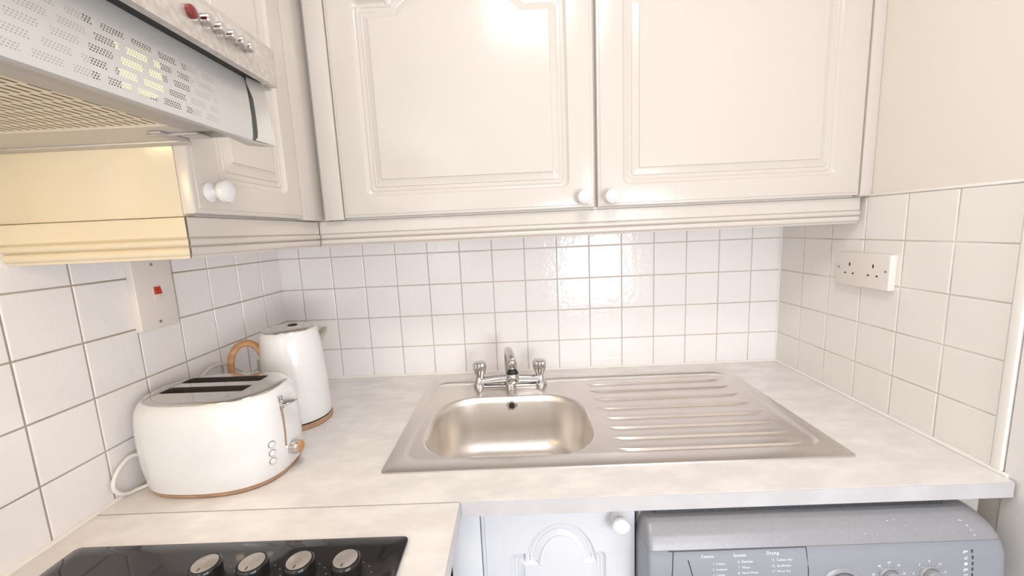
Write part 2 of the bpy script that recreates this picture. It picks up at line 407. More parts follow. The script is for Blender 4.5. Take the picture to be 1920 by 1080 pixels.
def wall_cabinet_back():
    t = thing('wall_cabinet', 'white double-door wall cabinet above the sink with arched panel doors', 'cabinet', (0.94, -0.14, 1.398))
    z0, z1_, yf = 1.3985, 1.985, -0.280
    c = MB(); T = 0.018
    c.box(0.31, W-.0005, yf, -0.001, z0, z0+T); c.box(0.31, W-.0005, yf, -0.001, z1_-T, z1_)
    c.box(0.31, 0.31+T, yf, -0.001, z0+T, z1_-T); c.box(W-.0005-T, W-.0005, yf, -0.001, z0+T, z1_-T)
    c.box(0.31+T, W-T, -0.008, -0.002, z0+T, z1_-T); c.box(.926, .944, yf, -.008, z0+T, z1_-T)
    c.build('carcass', M_carc, t)
    # right-hand scribe strip to the wall
    MB().box(1.5293, W-.0006, yf-.0215, yf, z0+.002, z1_-.001, .0015).build('scribe_strip', M_cab, t)
    MB().box(0.3005, 0.3435, yf-.0195, yf, z0+.001, z1_-.001, .001).build('filler_strip', M_cab, t)
    for (x0, x1, kx, zz) in ((0.3455, 0.9262, 0.8985, 1.4245), (0.9325, 1.5272, 0.9600, 1.4235)):
        w, h = x1-x0, 1.98-1.4025; zb = 1.4025
        ol = arch_outline(0.0575, w-0.0575, 0.047, 0.4600, w/2-0.145, w/2+0.145, 0.048)
        d = MB(); yfr = -0.3015
        panel_door(d, w, h, ol, 0.0195, lambda u, v, dep: Vector((x0+u, yfr-dep, zb+v)))
        do = d.build('door', M_cab, t, smooth=30)
        knob('knob', (kx, yfr-.0002, zz), (0, -1, 0), M_knob, do, 0.95)
wall_cabinet_back()

def corner_cabinet():
    t = thing('wall_cabinet', 'white corner wall cabinet with narrow door and cream end panel, right of the hood', 'cabinet', (0.14, -0.33, 1.398))
    z0, z1_, xf = 1.3985, 1.985, 0.270; T = 0.018
    c = MB(); c.box(0.001, xf, -0.645, -0.002, z0, z0+T); c.box(0.001, xf, -0.645, -0.002, z1_-T, z1_); c.box(0.001, .008, -0.645, -0.002, z0+T, z1_-T)
    c.box(xf, .3004, -.279, -.002, z0, z1_)
    c.build('carcass', M_carc, t)
    e = MB().box(0.001, xf, -0.665, -0.6455, z0, z1_-.002, 0.001).build('end_panel', M_cream, t)
    e['label'] = 'yellowed cream end panel facing the hob'
    # angled filler post between this door and the sink-side doors
    p = MB(); p.box(xf, 0.2895, -0.372, -0.2805, z0+.001, z1_, .0008); p.build('corner_post', M_cab, t)
    y0, y1 = -0.6655, -0.374; w, h = y1-y0, 1.98-1.402; zb = 1.402; xfr = 0.2915
    ol = arch_outline(0.052, w-0.052, 0.047, 0.4600, w/2-0.062, w/2+0.062, 0.055)
    d = MB(); panel_door(d, w, h, ol, 0.020, lambda u, v, dep: Vector((xfr+dep, y0+u, zb+v)))
    do = d.build('door', M_cab, t, smooth=30)
    knob('knob', (xfr+.0002, -0.636, 1.4335), (1, 0, 0), M_knob, do, 0.98)
corner_cabinet()

# reeded light pelmets under the wall cabinets
PEL = [(0.0, 1.3975), (-0.0035, 1.3965), (-0.004, 1.394)] 
def pelmet_profile():
    top, bot = 1.3975, 1.339
    pr = [(-0.0, top), (0.0042, top), (0.0048, top-.001), (0.0048, top-.0275), (0.0030, top-.0285), (0.0026, top-.0295)]
    def beadp(zc, r, o0):
        for k in range(9):
            a = PI/2 - PI*k/8; pr.append((o0+0.0052*math.cos(a), zc+r*math.sin(a)))
    beadp(top-.0350, .0055, .0026); pr.append((0.0022, top-.0412)); beadp(top-.0482, .0066, .0010); pr.append((0.0, bot)); pr.append((-0.014, bot)); pr.append((-0.014, top))
    return pr
def pelmet(label, name, p0, p1, nrm, m, mitre0=0.0, mitre1=0.0):
    """extrude the profile from p0 to p1 (2D), nrm = outward; mitre = extra length per outward offset"""
    p0, p1, nrm = Vector(p0), Vector(p1), Vector(nrm); d = (p1-p0).normalized(); pr = pelmet_profile()
    r0 = []; r1 = []
    for o, z in pr:
        a = p0 + nrm*o - d*o*mitre0; b = p1 + nrm*o + d*o*mitre1
        r0.append((a.x, a.y, z)); r1.append((b.x, b.y, z))
    return tag(MB().loft([r0, r1]).build(name, m, smooth=30), label, 'pelmet')
pelmet('yellowed cream reeded light pelmet under the cream end panel', 'light_pelmet', (0.004, -0.6650), (0.2702, -0.6650), (0, -1), M_cream, 0, 1)
pelmet('short white reeded light pelmet under the corner cabinet door', 'light_pelmet', (0.2735, -0.6650), (0.2735, -0.2855), (1, 0), M_cab, 1, -1)
pelmet('long white reeded light pelmet under the double-door cabinet above the sink', 'light_pelmet', (0.2742, -0.2825), (1.5420, -0.2825), (0, -1), M_cab, -1, 0)

# ------------------------------------------------------------------ cooker hood
def cooker_hood():
    t = thing('cooker_hood', 'grey metal cooker hood with perforated visor and push buttons over the hob', 'cooker hood', (0.2, -0.98, 1.497))
    yA, yB = -1.30, -0.686
    b = MB(); T = .0015
    # hood shell: back, top, ends and underside rims (hollow so the visor holes look in)
    b.box(0.001, 0.425, yA, yB, 1.602, 1.604); b.box(0.001, 0.003, yA, yB, 1.497, 1.602)
    b.box(0.003, 0.385, yB-T, yB, 1.4975, 1.602); b.box(0.003, 0.385, yA, yA+T, 1.4975, 1.602)
    b.box(0.003, 0.344, yB-.0665, yB-T, 1.4965, 1.4985); b.box(0.003, 0.344, yA+T, yA+.06, 1.4965, 1.4985)
    b.box(0.003, 0.040, yA+.06, yB-.0665, 1.4965, 1.4985)
    b.box(0.003, 0.30, yB, -0.6657, 1.4945, 1.4975, .0008)
    b.build('housing', M_hoodm, t)
    MB().box(0.352, 0.386, yA, yB-.052, 1.4925, 1.4985, .001).build('front_rail', M_lip, t)
    fl = MB().box(0.040, 0.352, yA+.06, yB-.0665, 1.4985, 1.5000).build('grease_filter', M_filter, t)
    fl['label'] = 'slotted metal grease filter'
    # fascia (box section with rounded far corner)
    f = MB(); f.box(0.4262, 0.4355, yA, -0.680, 1.5580, 1.6035, .0012); f.box(0.395, 0.4262, yA, -0.682, 1.5965, 1.6035, .001); f.box(0.4262, 0.4352, yA, -.680, 1.5575, 1.5590)
    f.box(.4190, .4262, -.6835, -.680, 1.5545, 1.6035)
    fo = f.build('fascia', M_fascia, t)
    MB().box(0.4035, 0.4262, yA, -0.686, 1.5632, 1.5640).build('shadow_gap', M_black, t)  # black plate, its colour stands in for the shade of the open slot
    MB().box(0.3990, 0.4262, yA, -0.683, 1.5675, 1.5690).build('slot_backing', M_dark, t)
    # visor: slightly bowed plate with curved end cheek
    v = MB(); pr = [(0.4070, 1.5640), (0.4088, 1.5450), (0.4098, 1.5200), (0.4090, 1.4985), (0.4075, 1.4870)]
    ya, yb = yA, -0.7035
    v.loft([[(x, ya, z) for x, z in pr], [(x, yb, z) for x, z in pr]], False, False, closed=False)
    vo = v.build('visor', M_visor, t)
    l = MB(); l.loft([[(0.4076, y, 1.4870), (0.4062, y, 1.4850), (0.388, y, 1.4905), (0.388, y, 1.4920), (0.405, y, 1.4880)] for y in (yA, -0.742, -0.725)], True, True)
    l.build('visor_lip', M_lip, vo)
    # cheek
    c = MB(); pts = []
    zc = [1.564, 1.556, 1.548, 1.540, 1.530, 1.515, 1.500, 1.492, 1.488]
    yin = [-0.7065, -0.7060, -0.7010, -0.6965, -0.6955, -0.6950, -0.6955, -0.6975, -0.7030]
    inn = [Vector((0.4105, y, z)) for y, z in zip(yin, zc)]
    out = [Vector((0.4165+ (1.564-z)*0.085, -0.6800, z)) for z in zc]; out[-1].z = 1.4845
    c.loft([inn, out, [p+Vector((-.022, 0.001, 0)) for p in out], [p+Vector((-.012, 0, 0)) for p in inn]], False, False, closed=False)
    c.build('visor_cheek', M_hoodm, vo)
    bt = MB(); bt.loft([[Vector((0.4095, -0.7035, 1.487)), Vector((0.409, -0.742, 1.4872)), Vector((0.392, -0.742, 1.493)), Vector((0.392, -0.690, 1.4865)), Vector((.4230, -.6800, 1.4845))],
                        [Vector((0.4080, -0.7035, 1.4845)), Vector((0.407, -0.742, 1.4862)), Vector((0.390, -0.742, 1.490)), Vector((0.391, -0.690, 1.4845)), Vector((.4220, -.6800, 1.4830))]])
    bt.build('visor_end', M_hoodm, vo)
    # controls on the fascia
    MB().lathe([(0.0062, 0), (0.0062, .003), (0.0045, .0045), (0.001, .005)], (0.4355, -0.8200, 1.5805), (1, 0, 0), 24).build('indicator_lamp', M_dred, t)
    for y, z in ((-0.8040, 1.5808), (-0.7865, 1.5812), (-0.7690, 1.5818), (-0.7540, 1.5820), (-0.7400, 1.5820)):
        k = MB().lathe([(0.0056, 0), (0.0064, .0012), (0.0056, .0014), (0.0056, .0085), (0.0048, .0095), (0.001, .0097)], (0.4355, y, z), (1, 0, 0), 20)
        k.build('push_button', M_chrome, t)
    # small filter catch
    g = MB(); g.box(0.288, 0.352, -0.7235, -0.7185, 1.4935, 1.4965, .0008); g.box(0.300, 0.316, -0.735, -0.690, 1.4940, 1.4965, .0008)
    g.build('filter_catch', M_lip, t)
    # lamp in the underside, towards the wall, and the bulb inside
    lm = MB().box(0.05, 0.17, -1.08, -0.98, 1.4925, 1.4962, .001).build('lamp_cover', M_lamp, t); lm['label'] = 'glowing warm lamp cover'
    MB().box(0.345, 0.365, -0.845, -0.775, 1.518, 1.562, .006, 3).build('bulb', M_bulb, t)
    MB().box(0.4005, 0.4015, -0.800, yB-.004, 1.4900, 1.5650).box(0.4005, 0.4015, yA, -0.868, 1.4900, 1.5650).build('added_backing_plate', M_hoodm, t)  # backing added so the visor holes look less dark, left open at the bulb
cooker_hood()
hl = area('hood_lamp_light', (0.11, -1.03, 1.488), (0.11, -0.90, 1.2), 0.10, 0.08, 0.8, (1.0, 0.70, 0.32))

# ------------------------------------------------------------------ sink
def sink():
    t = thing('inset_sink', 'stainless steel inset sink with one bowl and a ribbed drainer', 'sink', (0.914, -0.30, CT))
    x0, x1, y0, y1 = 0.4625, 1.3635, -0.5395, -0.0665
    zt = CT
    m = MB()
    # pressed rim, then tray
    def R(d, z, r): return rrect(x0+d, x1-d, y0+d, y1-d, max(r-d, .004), z, 6)
    rings = [R(0, zt+.0002, .010), R(0.0005, zt+.0026, .010), R(.003, zt+.0034, .010), R(.022, zt+.0030, .030)]
    m.loft(rings, False, False)
    i0 = rrect(x0+.022, x1-.022, y0+.028, y1-.016, .030, zt+.0030, 8)
    # connect with flat plate between rim ring and tray edge
    m.plate(R(.003, zt+.0034, .010), [i0]) if False else None
    tray_o = rrect(x0+.026, x1-.026, y0+.040, y1-.020, .035, zt+.0030, 8)
    m.v = []; m.f = []
    m.loft([R(0, zt+.0002, .010), R(0.0005, zt+.0026, .010), R(.003, zt+.0034, .010)], False, False)
    top = R(.003, zt+.0034, .010)
    def TR(d, z): return rrect(x0+.026+d, x1-.026-d, y0+.040+d, y1-.020-d, .035-d*.6, z, 8)
    m.plate(top, [TR(0, zt+.0034)])
    m.loft([TR(0, zt+.0034), TR(.002, zt+.0022), TR(.005, zt-.0018), TR(.009, zt-.0030), TR(.013, zt-.0032)], False, False)
    bx0, bx1, by0, by1 = 0.5130, 0.9010, -0.5125+.018, -0.1900
    zt2 = zt-.0032
    def B(d, z, r): return rrect(bx0+d, bx1-d, by0+d, by1-d, r, z, 12)
    bowl_top = B(0, zt2, .105)
    # tray floor split: around the bowl
    m.plate(TR(.013, zt2), [bowl_top])
    m.build('drainer_deck', M_steel, t, smooth=40)
    bo = MB()
    bo.loft([bowl_top, B(.002, zt2-.0006, .104), B(.006, zt2-.005, .102), B(.009, zt2-.018, .100), B(.014, zt2-.085, .095), B(.020, zt2-.118, .090), B(.032, zt2-.138, .080), B(.052, zt2-.148, .066), B(.085, zt2-.1515, .045), B(.125, zt2-.153, .020)], False, True)
    b = bo.build('bowl', M_bowl, t, smooth=60)
    MB().lathe([(0.044, 0), (0.044, .0015), (0.036, .002), (0.030, -.001), (0.012, -.003)], (0.707, -0.345, zt2-.1526), n=36).build('waste', M_chrome, b)
    # overflow on the back wall of the bowl
    oz, oy = zt2-.024, by1-.0100
    MB().lathe([(0.0150, 0), (0.0150, .0018), (0.0125, .003), (0.0085, .0025)], (0.7105, oy, oz), (0, -1, 0.05), 32, True, False).build('overflow_ring', M_chrome, b)
    MB().lathe([(0.0082, 0.0005), (0.0080, .0022), (0.001, .0022)], (0.7105, oy, oz), (0, -1, 0.05), 24).build('overflow_hole', M_dark, b)
    # pressed drainer ribs
    ribs = MB()
    for k, y in enumerate((-0.1315, -0.1790, -0.2310, -0.2835, -0.3350, -0.3810, -0.4265, -0.4710)):
        xa, xb = (0.926, 1.313)
        rr = []
        for i in range(19):
            u = i/18; x = xa+(xb-xa)*u; e = min(1, min(u, 1-u)*14); e = e**.6 if e > 0 else 0
            hw = 0.0150 if k else 0.012
            rr.append([(x, y-hw*e-.0005, zt2-.0003), (x, y-hw*.72*e, zt2+.0036*e), (x, y, zt2+.0046*e), (x, y+hw*.72*e, zt2+.0036*e), (x, y+hw*e+.0005, zt2-.0003)])
        ribs.loft(rr, False, False, closed=False)
    ribs.build('drainer_ribs', M_steel, t, smooth=25)
sink()

def tap():
    t = thing('mixer_tap', 'chrome bridge mixer tap with swivel spout and two fluted handles behind the sink bowl', 'tap', (0.708, -0.115, CT))
    y, zb = -0.115, CT-.0031
    b = MB()
    for x in (0.6160, 0.7960):
        b.lathe([(0.0185, 0), (0.0190, .004), (0.0170, .009), (0.0140, .014), (0.0112, .020), (0.0098, .026), (0.0090, .030)], (x, y, zb), n=36)
    pts = [(0.616+0.18*k/16, y, zb+.017+.006*math.sin(PI*k/16)) for k in range(17)]
    b.tube(pts, [0.0115+.0015*math.sin(PI*k/16) for k in range(17)], 18)
    b.lathe([(0.0190, 0.0), (0.0195, .006), (0.0180, .014), (0.0165, .024), (0.0145, .032), (0.0135, .040)], (0.708, y, zb), n=36)
    b.box(0.606, 0.806, y-.0130, y+.0130, zb, zb+.0060, .0028, 3)
    b.build('bridge_body', M_chrome, t, smooth=50)
    for x in (0.6190, 0.7940):
        h = MB().lathe([(0.0085, 0.026), (0.0095, .029), (0.0125, .037), (0.0160, .045), (0.0180, .053), (0.0184, .064), (0.0178, .071), (0.0155, .0745), (0.006, .0760), (0.001, .0762)], (x, y, zb), n=64, flute=(8, .07))
        h.build('tap_handle', M_chrome, t, smooth=60)
    s = MB()
    path = crom([(0.706, y, zb+.034), (0.7045, y, zb+.055), (0.7035, y-.001, zb+.078), (0.7040, y-.006, zb+.097), (0.7055, y-.018, zb+.110), (0.708, y-.035, zb+.115), (0.711, y-.055, zb+.1145), (0.7140, y-.076, zb+.111), (0.7160, y-.094, zb+.104)], 4)
    s.tube(path, .0118, 24); s.lathe([(.0125, -.012), (.0132, -.004), (.0128, .012), (.0105, .0165), (.002, .0175)], (0.7162, y-.0955, zb+.0955), (0.02, -.25, 1), 24)
    s.build('spout', M_chrome, t, smooth=50)
    nz = Vector((0.7168, y-.0975, zb+.046))
    MB().lathe([(0.0120, 0), (0.0155, .003), (0.0176, .011), (0.0176, .020), (0.0160, .0265)], nz, n=40).build('spray_nozzle', M_chrome, t, smooth=50)
    MB().lathe([(0.0160, .0262), (0.0155, .029), (0.0125, .034), (0.0115, .038), (0.0065, .0405), (0.0055, .046)], nz, n=36).build('rubber_collar', M_black, t, smooth=50)
tap()

# ------------------------------------------------------------------ hob
def hob():
    t = thing('hob', 'black glass electric hob with a row of four control knobs', 'hob', (0.31, -0.96, CT))
    g = MB(); x0, x1, y0, y1 = 0.0600, 0.5620, -1.225, -0.7020
    def R(d, z): return rrect(x0+d, x1-d, y0+d, y1-d, .008, z, 5)
    g.loft([R(0.001, CT+.0004), R(0, CT+.001), R(0, CT+.0046), R(.0014, CT+.0056), R(.02, CT+.0058)])
    g.build('glass_top', M_glass, t)
    for k, x in enumerate((0.3165, 0.3785, 0.4400, 0.5010)):
        yk = -0.7760; z = CT+.0058
        kb = MB(); rings = []
        for r, h, dy in ((0.0205, 0.0, 0), (0.0212, .003, 0), (0.0195, .006, 0), (0.0182, .010, 0), (0.0186, .026, 0), (0.0182, .0295, 0), (0.0168, .0310, 0)):
            rings.append([(x+r*math.cos(2*PI*j/40), yk+r*math.sin(2*PI*j/40), z+h) for j in range(40)])
        kb.loft(rings); kk = kb.build('control_knob', M_hobknob, t, smooth=40)
        MB().lathe([(0.0150, .0310), (0.0150, .0314), (0.0144, .0318)], (x, yk, z), n=36).build('knob_cap', M_hobcap, kk)
        a = MB().box(x-.0007, x+.0007, yk-.0135, yk-.0085, z+.0318, z+.0321); a.build('pointer_mark', M_black, kk)
        # printed power dots beside each knob
        d = MB()
        for j in range(7):
            an = -0.9+j*0.42
            d.lathe([(0.0008, 0), (0.0008, .0002)], (x+.029*math.cos(an), yk+.029*math.sin(an), z), n=8)
        d.build('power_marks', M_hobcap, t)
hob()

# ------------------------------------------------------------------ toaster
def toaster():
    cx, cy = 0.1490, -0.5005; rot = -0.012
    t = thing('toaster', 'white two-slice toaster with chrome top and wood-look base band', 'toaster', (cx, cy, CT))
    E_ = 2.55
    def r(a, b, z, dx=0.0, e=E_): return superell(cx+dx, cy, a*.975, b, e, z, 96, rot)
    base = MB().loft([r(.124, .087, CT+.0004), r(.1285, .0915, CT+.003), r(.1295, .0925, CT+.0085), r(.127, .090, CT+.0100)])
    base.build('base_band', M_woodb, t)
    body = MB().loft([r(.1265, .0895, CT+.0100), r(.1315, .0945, CT+.0110), r(.1340, .0960, CT+.022), r(.1375, .0985, CT+.050), r(.1395, .0995, CT+.085), r(.1395, .0990, CT+.115), r(.1375, .0970, CT+.140), r(.1345, .0940, CT+.155), r(.1290, .0885, CT+.1655), r(.1240, .0835, CT+.1700)], True, False)
    bo = body.build('body', M_white_gloss, t, smooth=60)
    zc = CT+.1700
    def rp(pts):
        c, s_ = math.cos(rot), math.sin(rot)
        return [Vector((cx+(p.x-cx)*c-(p.y-cy)*s_, cy+(p.x-cx)*s_+(p.y-cy)*c, p.z)) for p in pts]
    tp = MB()
    tp.loft([r(.1240, .0835, zc), r(.1235, .0830, zc+.0022), r(.1205, .0800, zc+.0038), r(.112, .0715, zc+.0042)], False, False)
    slots = []
    for y in (-0.5150, -0.4640):
        slots.append(rp(rrect(cx-.0930, cx+.0690, y-.0150, y+.0150, .004, zc+.0042, 3)))
    tp.plate(r(.112, .0715, zc+.0042), slots)
    tpo = tp.build('chrome_top', M_chrome2, t, smooth=50)
    for s_ in slots:
        w = MB(); w.loft([s_, [p+Vector((0, 0, -.012)) for p in s_], [p+Vector((0, 0, -.10)) for p in s_]], False, True)
        so = w.build('bread_slot', M_slot, t)
        ymid = sum(p.y for p in s_)/len(s_)
        g = MB()
        for k in range(7):
            xx = cx-.082+k*.0235
            for dy in (-.0105, .0105):
                g.tube([(xx, ymid+dy, zc-.090), (xx, ymid+dy*.8, zc-.05), (xx, ymid+dy, zc-.004)], .0008, 6)
        for dy in (-.0105, .0105): g.tube([(cx-.09, ymid+dy, zc-.010), (cx+.066, ymid+dy, zc-.010)], .0010, 6)
        g.build('guide_wires', M_chrome2, so)
    # position on the curved side wall at azimuth-like parameter t
    def side(tt, h, out=0.0):
        hs = [(.0110, .1315, .0945), (.022, .1340, .0960), (.050, .1375, .0985), (.085, .1395, .0995), (.115, .1395, .0990), (.140, .1375, .0970), (.155, .1345, .0940), (.17, .124, .0835)]
        for (h0, a0, b0), (h1, a1, b1) in zip(hs, hs[1:]):
            if h <= h1: break
        k = (h-h0)/(h1-h0); a = (a0+(a1-a0)*k)*.975; b = b0+(b1-b0)*k
        def P(q):
            c, s2 = math.cos(q), math.sin(q)
            x = a*math.copysign(abs(c)**(2/E_), c); y = b*math.copysign(abs(s2)**(2/E_), s2)
            return Vector((cx+x*math.cos(rot)-y*math.sin(rot), cy+x*math.sin(rot)+y*math.cos(rot), CT+h))
        p = P(tt); tg = (P(tt+.01)-P(tt-.01)).normalized(); n = Vector((tg.y, -tg.x, 0)); 
        return p+n*out, n, tg
    # lever slot and lever
    sl = MB(); ring_a = []; ring_b = []
    for h in [0.058+.008*k for k in range(11)]:
        for sgn, lst in ((-1, ring_a), (1, ring_b)):
            p, n, tg = side(T_LEVER, h, .0006); lst.append(p+tg*.0022*sgn)
    sl.loft([ring_a, ring_b], False, False, closed=False); sl.build('lever_slot', M_woodb, t)
    p, n, tg = side(T_LEVER, .146, 0)
    lv = MB(); up = Vector((0, 0, 1)); rings = []
    for d, wd_, hh, dz in ((-.002, .003, .007, 0), (.006, .0045, .006, 0), (.009, .012, .0055, .001), (.017, .0185, .005, .002), (.026, .0170, .004, .0035), (.032, .009, .002, .005)):
        c0 = p + n*d + up*dz
        rings.append([c0 + tg*wd_*math.cos(2*PI*j/20) + up*hh*math.sin(2*PI*j/20) for j in range(20)])
    lv.loft(rings); lv.lathe([(0.0045, -.012), (0.0045, .012)], p+n*.002, (0, 0, 1), 16)
    lv.build('lever', M_chrome, t, smooth=50)
    # browning dial
    p, n, tg = side(T_DIAL, .047, 0)
    dk = MB().lathe([(0.0135, -.004), (0.0138, .010), (0.0128, .016), (0.0118, .0165)], p, n, 32).build('browning_dial', M_chrome, t, smooth=40)
    MB().lathe([(0.0116, .0160), (0.0114, .0185), (0.010, .0195)], p, n, 32).build('dial_face', M_wood, dk)
    for tt, h in T_BTN:
        p, n, tg = side(tt, h, 0)
        b = MB().lathe([(0.0066, -.003), (0.0066, .0010), (0.0056, .0012)], p, n, 28).build('push_button', M_screw, t, smooth=40)
        MB().lathe([(0.0056, .0008), (0.0054, .0026), (0.0044, .0032)], p, n, 24).build('button_face', M_knob, b)
    # mains cable looping by the tiles
    MB().tube(crom([(0.030, -.530, .960), (0.016, -.555, .978), (0.0135, -.575, .972), (0.0125, -.590, .958), (0.0125, -.596, .940), (0.0130, -.588, .924), (0.0150, -.574, .9150), (0.020, -.560, .9140), (0.030, -.548, .9140)]), .0035, 12).build('power_cord', M_cable, t)
T_LEVER = -0.15; T_DIAL = -0.02; T_BTN = ((-0.44, .0775), (-0.44, .0605), (-0.44, .0445))
toaster()

# ------------------------------------------------------------------ kettle
def kettle():
    cx, cy = 0.1770, -0.2900
    t = thing('kettle', 'tall white kettle with wooden loop handle and chrome lid', 'kettle', (cx, cy, CT))
    MB().lathe([(0.074, .0004), (0.0763, .002), (0.0763, .011), (0.075, .0125)], (cx, cy, CT), n=64).build('power_base', M_woodb, t)
    MB().lathe([(0.0737, .0120), (0.0742, .0165)], (cx, cy, CT), n=64).build('base_ring', M_black, t)
    MB().lathe([(0.0750, .0162), (0.0758, .018), (0.0756, .030), (0.0730, .090), (0.0705, .150), (0.0665, .205), (0.0650, .220), (0.0630, .2285), (0.0590, .2345)], (cx, cy, CT), n=72, cap1=True).build('body', M_white_gloss, t, smooth=50)
    lid = MB().lathe([(0.0580, .2335), (0.0582, .2370), (0.0560, .2385), (0.040, .2405), (0.010, .2415), (0.001, .2415)], (cx, cy, CT), n=64).build('lid', M_chrome2, t, smooth=50)
    MB().lathe([(0.0110, .2405), (0.0110, .2425), (0.0095, .2432), (0.0085, .2424), (0.001, .2424)], (cx+.004, cy+.010, CT), n=32).build('lid_button', M_dark, lid)
    d = Vector((-.85, -.53, 0)).normalized(); up = Vector((0, 0, 1)); K = Vector((cx, cy, 0))
    sp = MB(); e = -d; sd = up.cross(e).normalized()
    def sect(s, hw, zt, zb_): return [K+e*s+sd*hw+up*zt, K+e*s+sd*hw*.7+up*((zt+zb_)/2), K+e*s+up*zb_, K+e*s-sd*hw*.7+up*((zt+zb_)/2), K+e*s-sd*hw+up*zt]
    sp.loft([sect(.055, .022, 1.138, 1.085), sect(.066, .018, 1.139, 1.098), sect(.076, .012, 1.139, 1.112), sect(.084, .005, 1.137, 1.124)])
    sp.build('spout', M_chrome2, t, smooth=30)
    hp = [(.060, 1.082), (.064, 1.098), (.070, 1.112), (.083, 1.1235), (.100, 1.1240), (.114, 1.1130), (.1225, 1.094), (.1250, 1.072), (.1215, 1.048), (.113, 1.026), (.102, 1.006), (.090, .990), (.076, .980)]
    hp = crom(hp)
    MB().tube([K+d*s+up*z for s, z in hp], .0062, 16, rx=1.45).build('handle', M_wood, t, smooth=60)
    br = MB(); br.loft([[K+d*s+sd*.0085*q+up*z for s, z, q in ((.064, 1.083, -1), (.0735, 1.083, -1), (.0735, 1.083, 1), (.064, 1.083, 1))], [K+d*s+sd*.0085*q+up*z for s, z, q in ((.068, 1.00, -1), (.0775, 1.00, -1), (.0775, 1.00, 1), (.068, 1.00, 1))]])
    br.build('handle_bracket', M_chrome2, t)
    pts = [(.165, -.215, .925), (.10, -.20, .95), (.045, -.235, 1.00), (.018, -.285, 1.055), (.0145, -.325, 1.072), (.0145, -.365, 1.065), (.0145, -.40, 1.035), (.016, -.425, .99), (.02, -.43, .94), (.03, -.41, .9145)]
    MB().tube(crom(pts, 4), .0035, 10).build('power_cord', M_cable, t)
kettle()

# ------------------------------------------------------------------ sockets and switch
def cooker_switch():
    t = thing('cooker_switch', 'tall white wall switch plate with a red rocker under the cream pelmet', 'switch', (0.0035, -0.452, 1.195))
    MB().box(0.0032, 0.0170, -0.4960, -0.4100, 1.1950, 1.3385, .0018, 3).build('plate', M_plastic, t)
    MB().box(0.0168, 0.0182, -0.4600, -0.4420, 1.2535, 1.2810, .0005).build('rocker_frame', M_plastic, t)
    b = MB(); b.loft([[(0.0180, -.4590, 1.2630), (.0180, -.4430, 1.2630), (.0180, -.4430, 1.2790), (.0180, -.4590, 1.2790)], [(0.0215, -.4580, 1.2640), (.0215, -.4440, 1.2640), (.0190, -.4440, 1.2780), (.0190, -.4580, 1.2780)]])
    b.build('rocker', M_red, t)
    for z in (1.3230, 1.2085):
        s = MB().lathe([(0.0030, 0), (0.0030, .0008), (0.001, .0011)], (0.0170, -.4540, z), (1, 0, 0), 20).build('screw', M_screw, t)
cooker_switch()
def socket():
    xf = W-.0350+.0  
    t = thing('double_socket', 'white double wall socket on the right-hand tiles', 'socket', (W-.0035, -0.31, 1.19))
    D = .0190
    MB().box(W-D, W-.0032, -0.3815, -0.2375, 1.1915, 1.2700, .0025, 3).build('face_plate', M_plastic, t)
    x = W-D
    for yc in (-0.2780, -0.3410):
        h = MB(); h.box(x-.0003, x+.001, yc-.0018, yc+.0018, 1.2385, 1.2465)
        h.box(x-.0003, x+.001, yc+.0085, yc+.0135, 1.2195, 1.2230); h.box(x-.0003, x+.001, yc-.0135, yc-.0085, 1.2195, 1.2230)
        h.build('pin_holes', M_dark, t)
    for yc in (-0.2470, -0.3720):
        MB().lathe([(0.0026, 0), (0.0026, .0007), (0.001, .001)], (x, yc, 1.2335), (-1, 0, 0), 16).build('screw', M_screw, t)
socket()

# ------------------------------------------------------------------ base units
def base_cabinet():
    t = thing('base_cabinet', 'white base cabinet with arched panel door beside the washing machine', 'cabinet', (0.77, -0.30, 0))
    c = MB(); x0, x1, yf = 0.600, 0.9275, -0.580
    c.box(x0, x0+.012, yf, -.02, .10, .735); c.box(x0, x0+.012, yf, -.545, .735, .8805); c.box(x1-.018, x1, yf-.020, -.02, 0, .8805); c.box(x0+.018, x1-.018, yf, -.02, .10, .118); c.box(x0+.012, x1-.018, -.03, -.02, .118, .735)
    c.box(x0+.012, x1-.018, yf, yf+.018, .84, .8805)
    c.build('carcass', M_cab2, t)
    MB().box(0.6005, 0.6550, yf-.0185, yf, .105, .8790, .0008).build('filler_strip', M_cab2, t)
    MB().box(0.6005, 0.9270, -.545, -.53, 0, .10).build('plinth', M_cab2, t)
    X0, X1, zb, zt = 0.6560, 0.9265, 0.105, 0.8780; w, h = X1-X0, zt-zb
    ol = arch_outline(0.0500, w-0.0500, 0.05, 0.682, w/2-0.0415, w/2+0.0515, 0.058, 0.8, 26, 0.027)
    d = MB(); panel_door(d, w, h, ol, .020, lambda u, v, dep: Vector((X0+u, -0.6005-dep, zb+v)), 0.675)
    do = d.build('door', M_cab2, t, smooth=30)
    knob('knob', (0.8975, -0.6007, 0.8525), (0, -1, 0), M_knob, do, 0.92)
base_cabinet()
def hob_base():
    t = thing('base_cabinet', 'white base cabinet carrying the hob worktop', 'cabinet', (0.3, -1.1, 0))
    c = MB(); c.box(0.006, .580, -1.74, -.635, .10, .8795); c.box(.006, .53, -1.74, -.635, 0, .10); c.build('carcass', M_cab2, t)
    for y0, y1 in ((-1.735, -1.19), (-1.185, -.64)):
        d = MB(); w = y1-y0; ol = arch_outline(0.055, w-.055, .05, .66, w/2-.12, w/2+.12, .05)
        panel_door(d, w, .773, ol, .019, lambda u, v, dep: Vector((.600+dep, y0+u, .105+v)))
        do = d.build('door', M_cab2, t, smooth=30); knob('knob', (.6002, y1-.04 if y0 < -1.5 else y0+.04, .84), (1, 0, 0), M_knob, do)
hob_base()

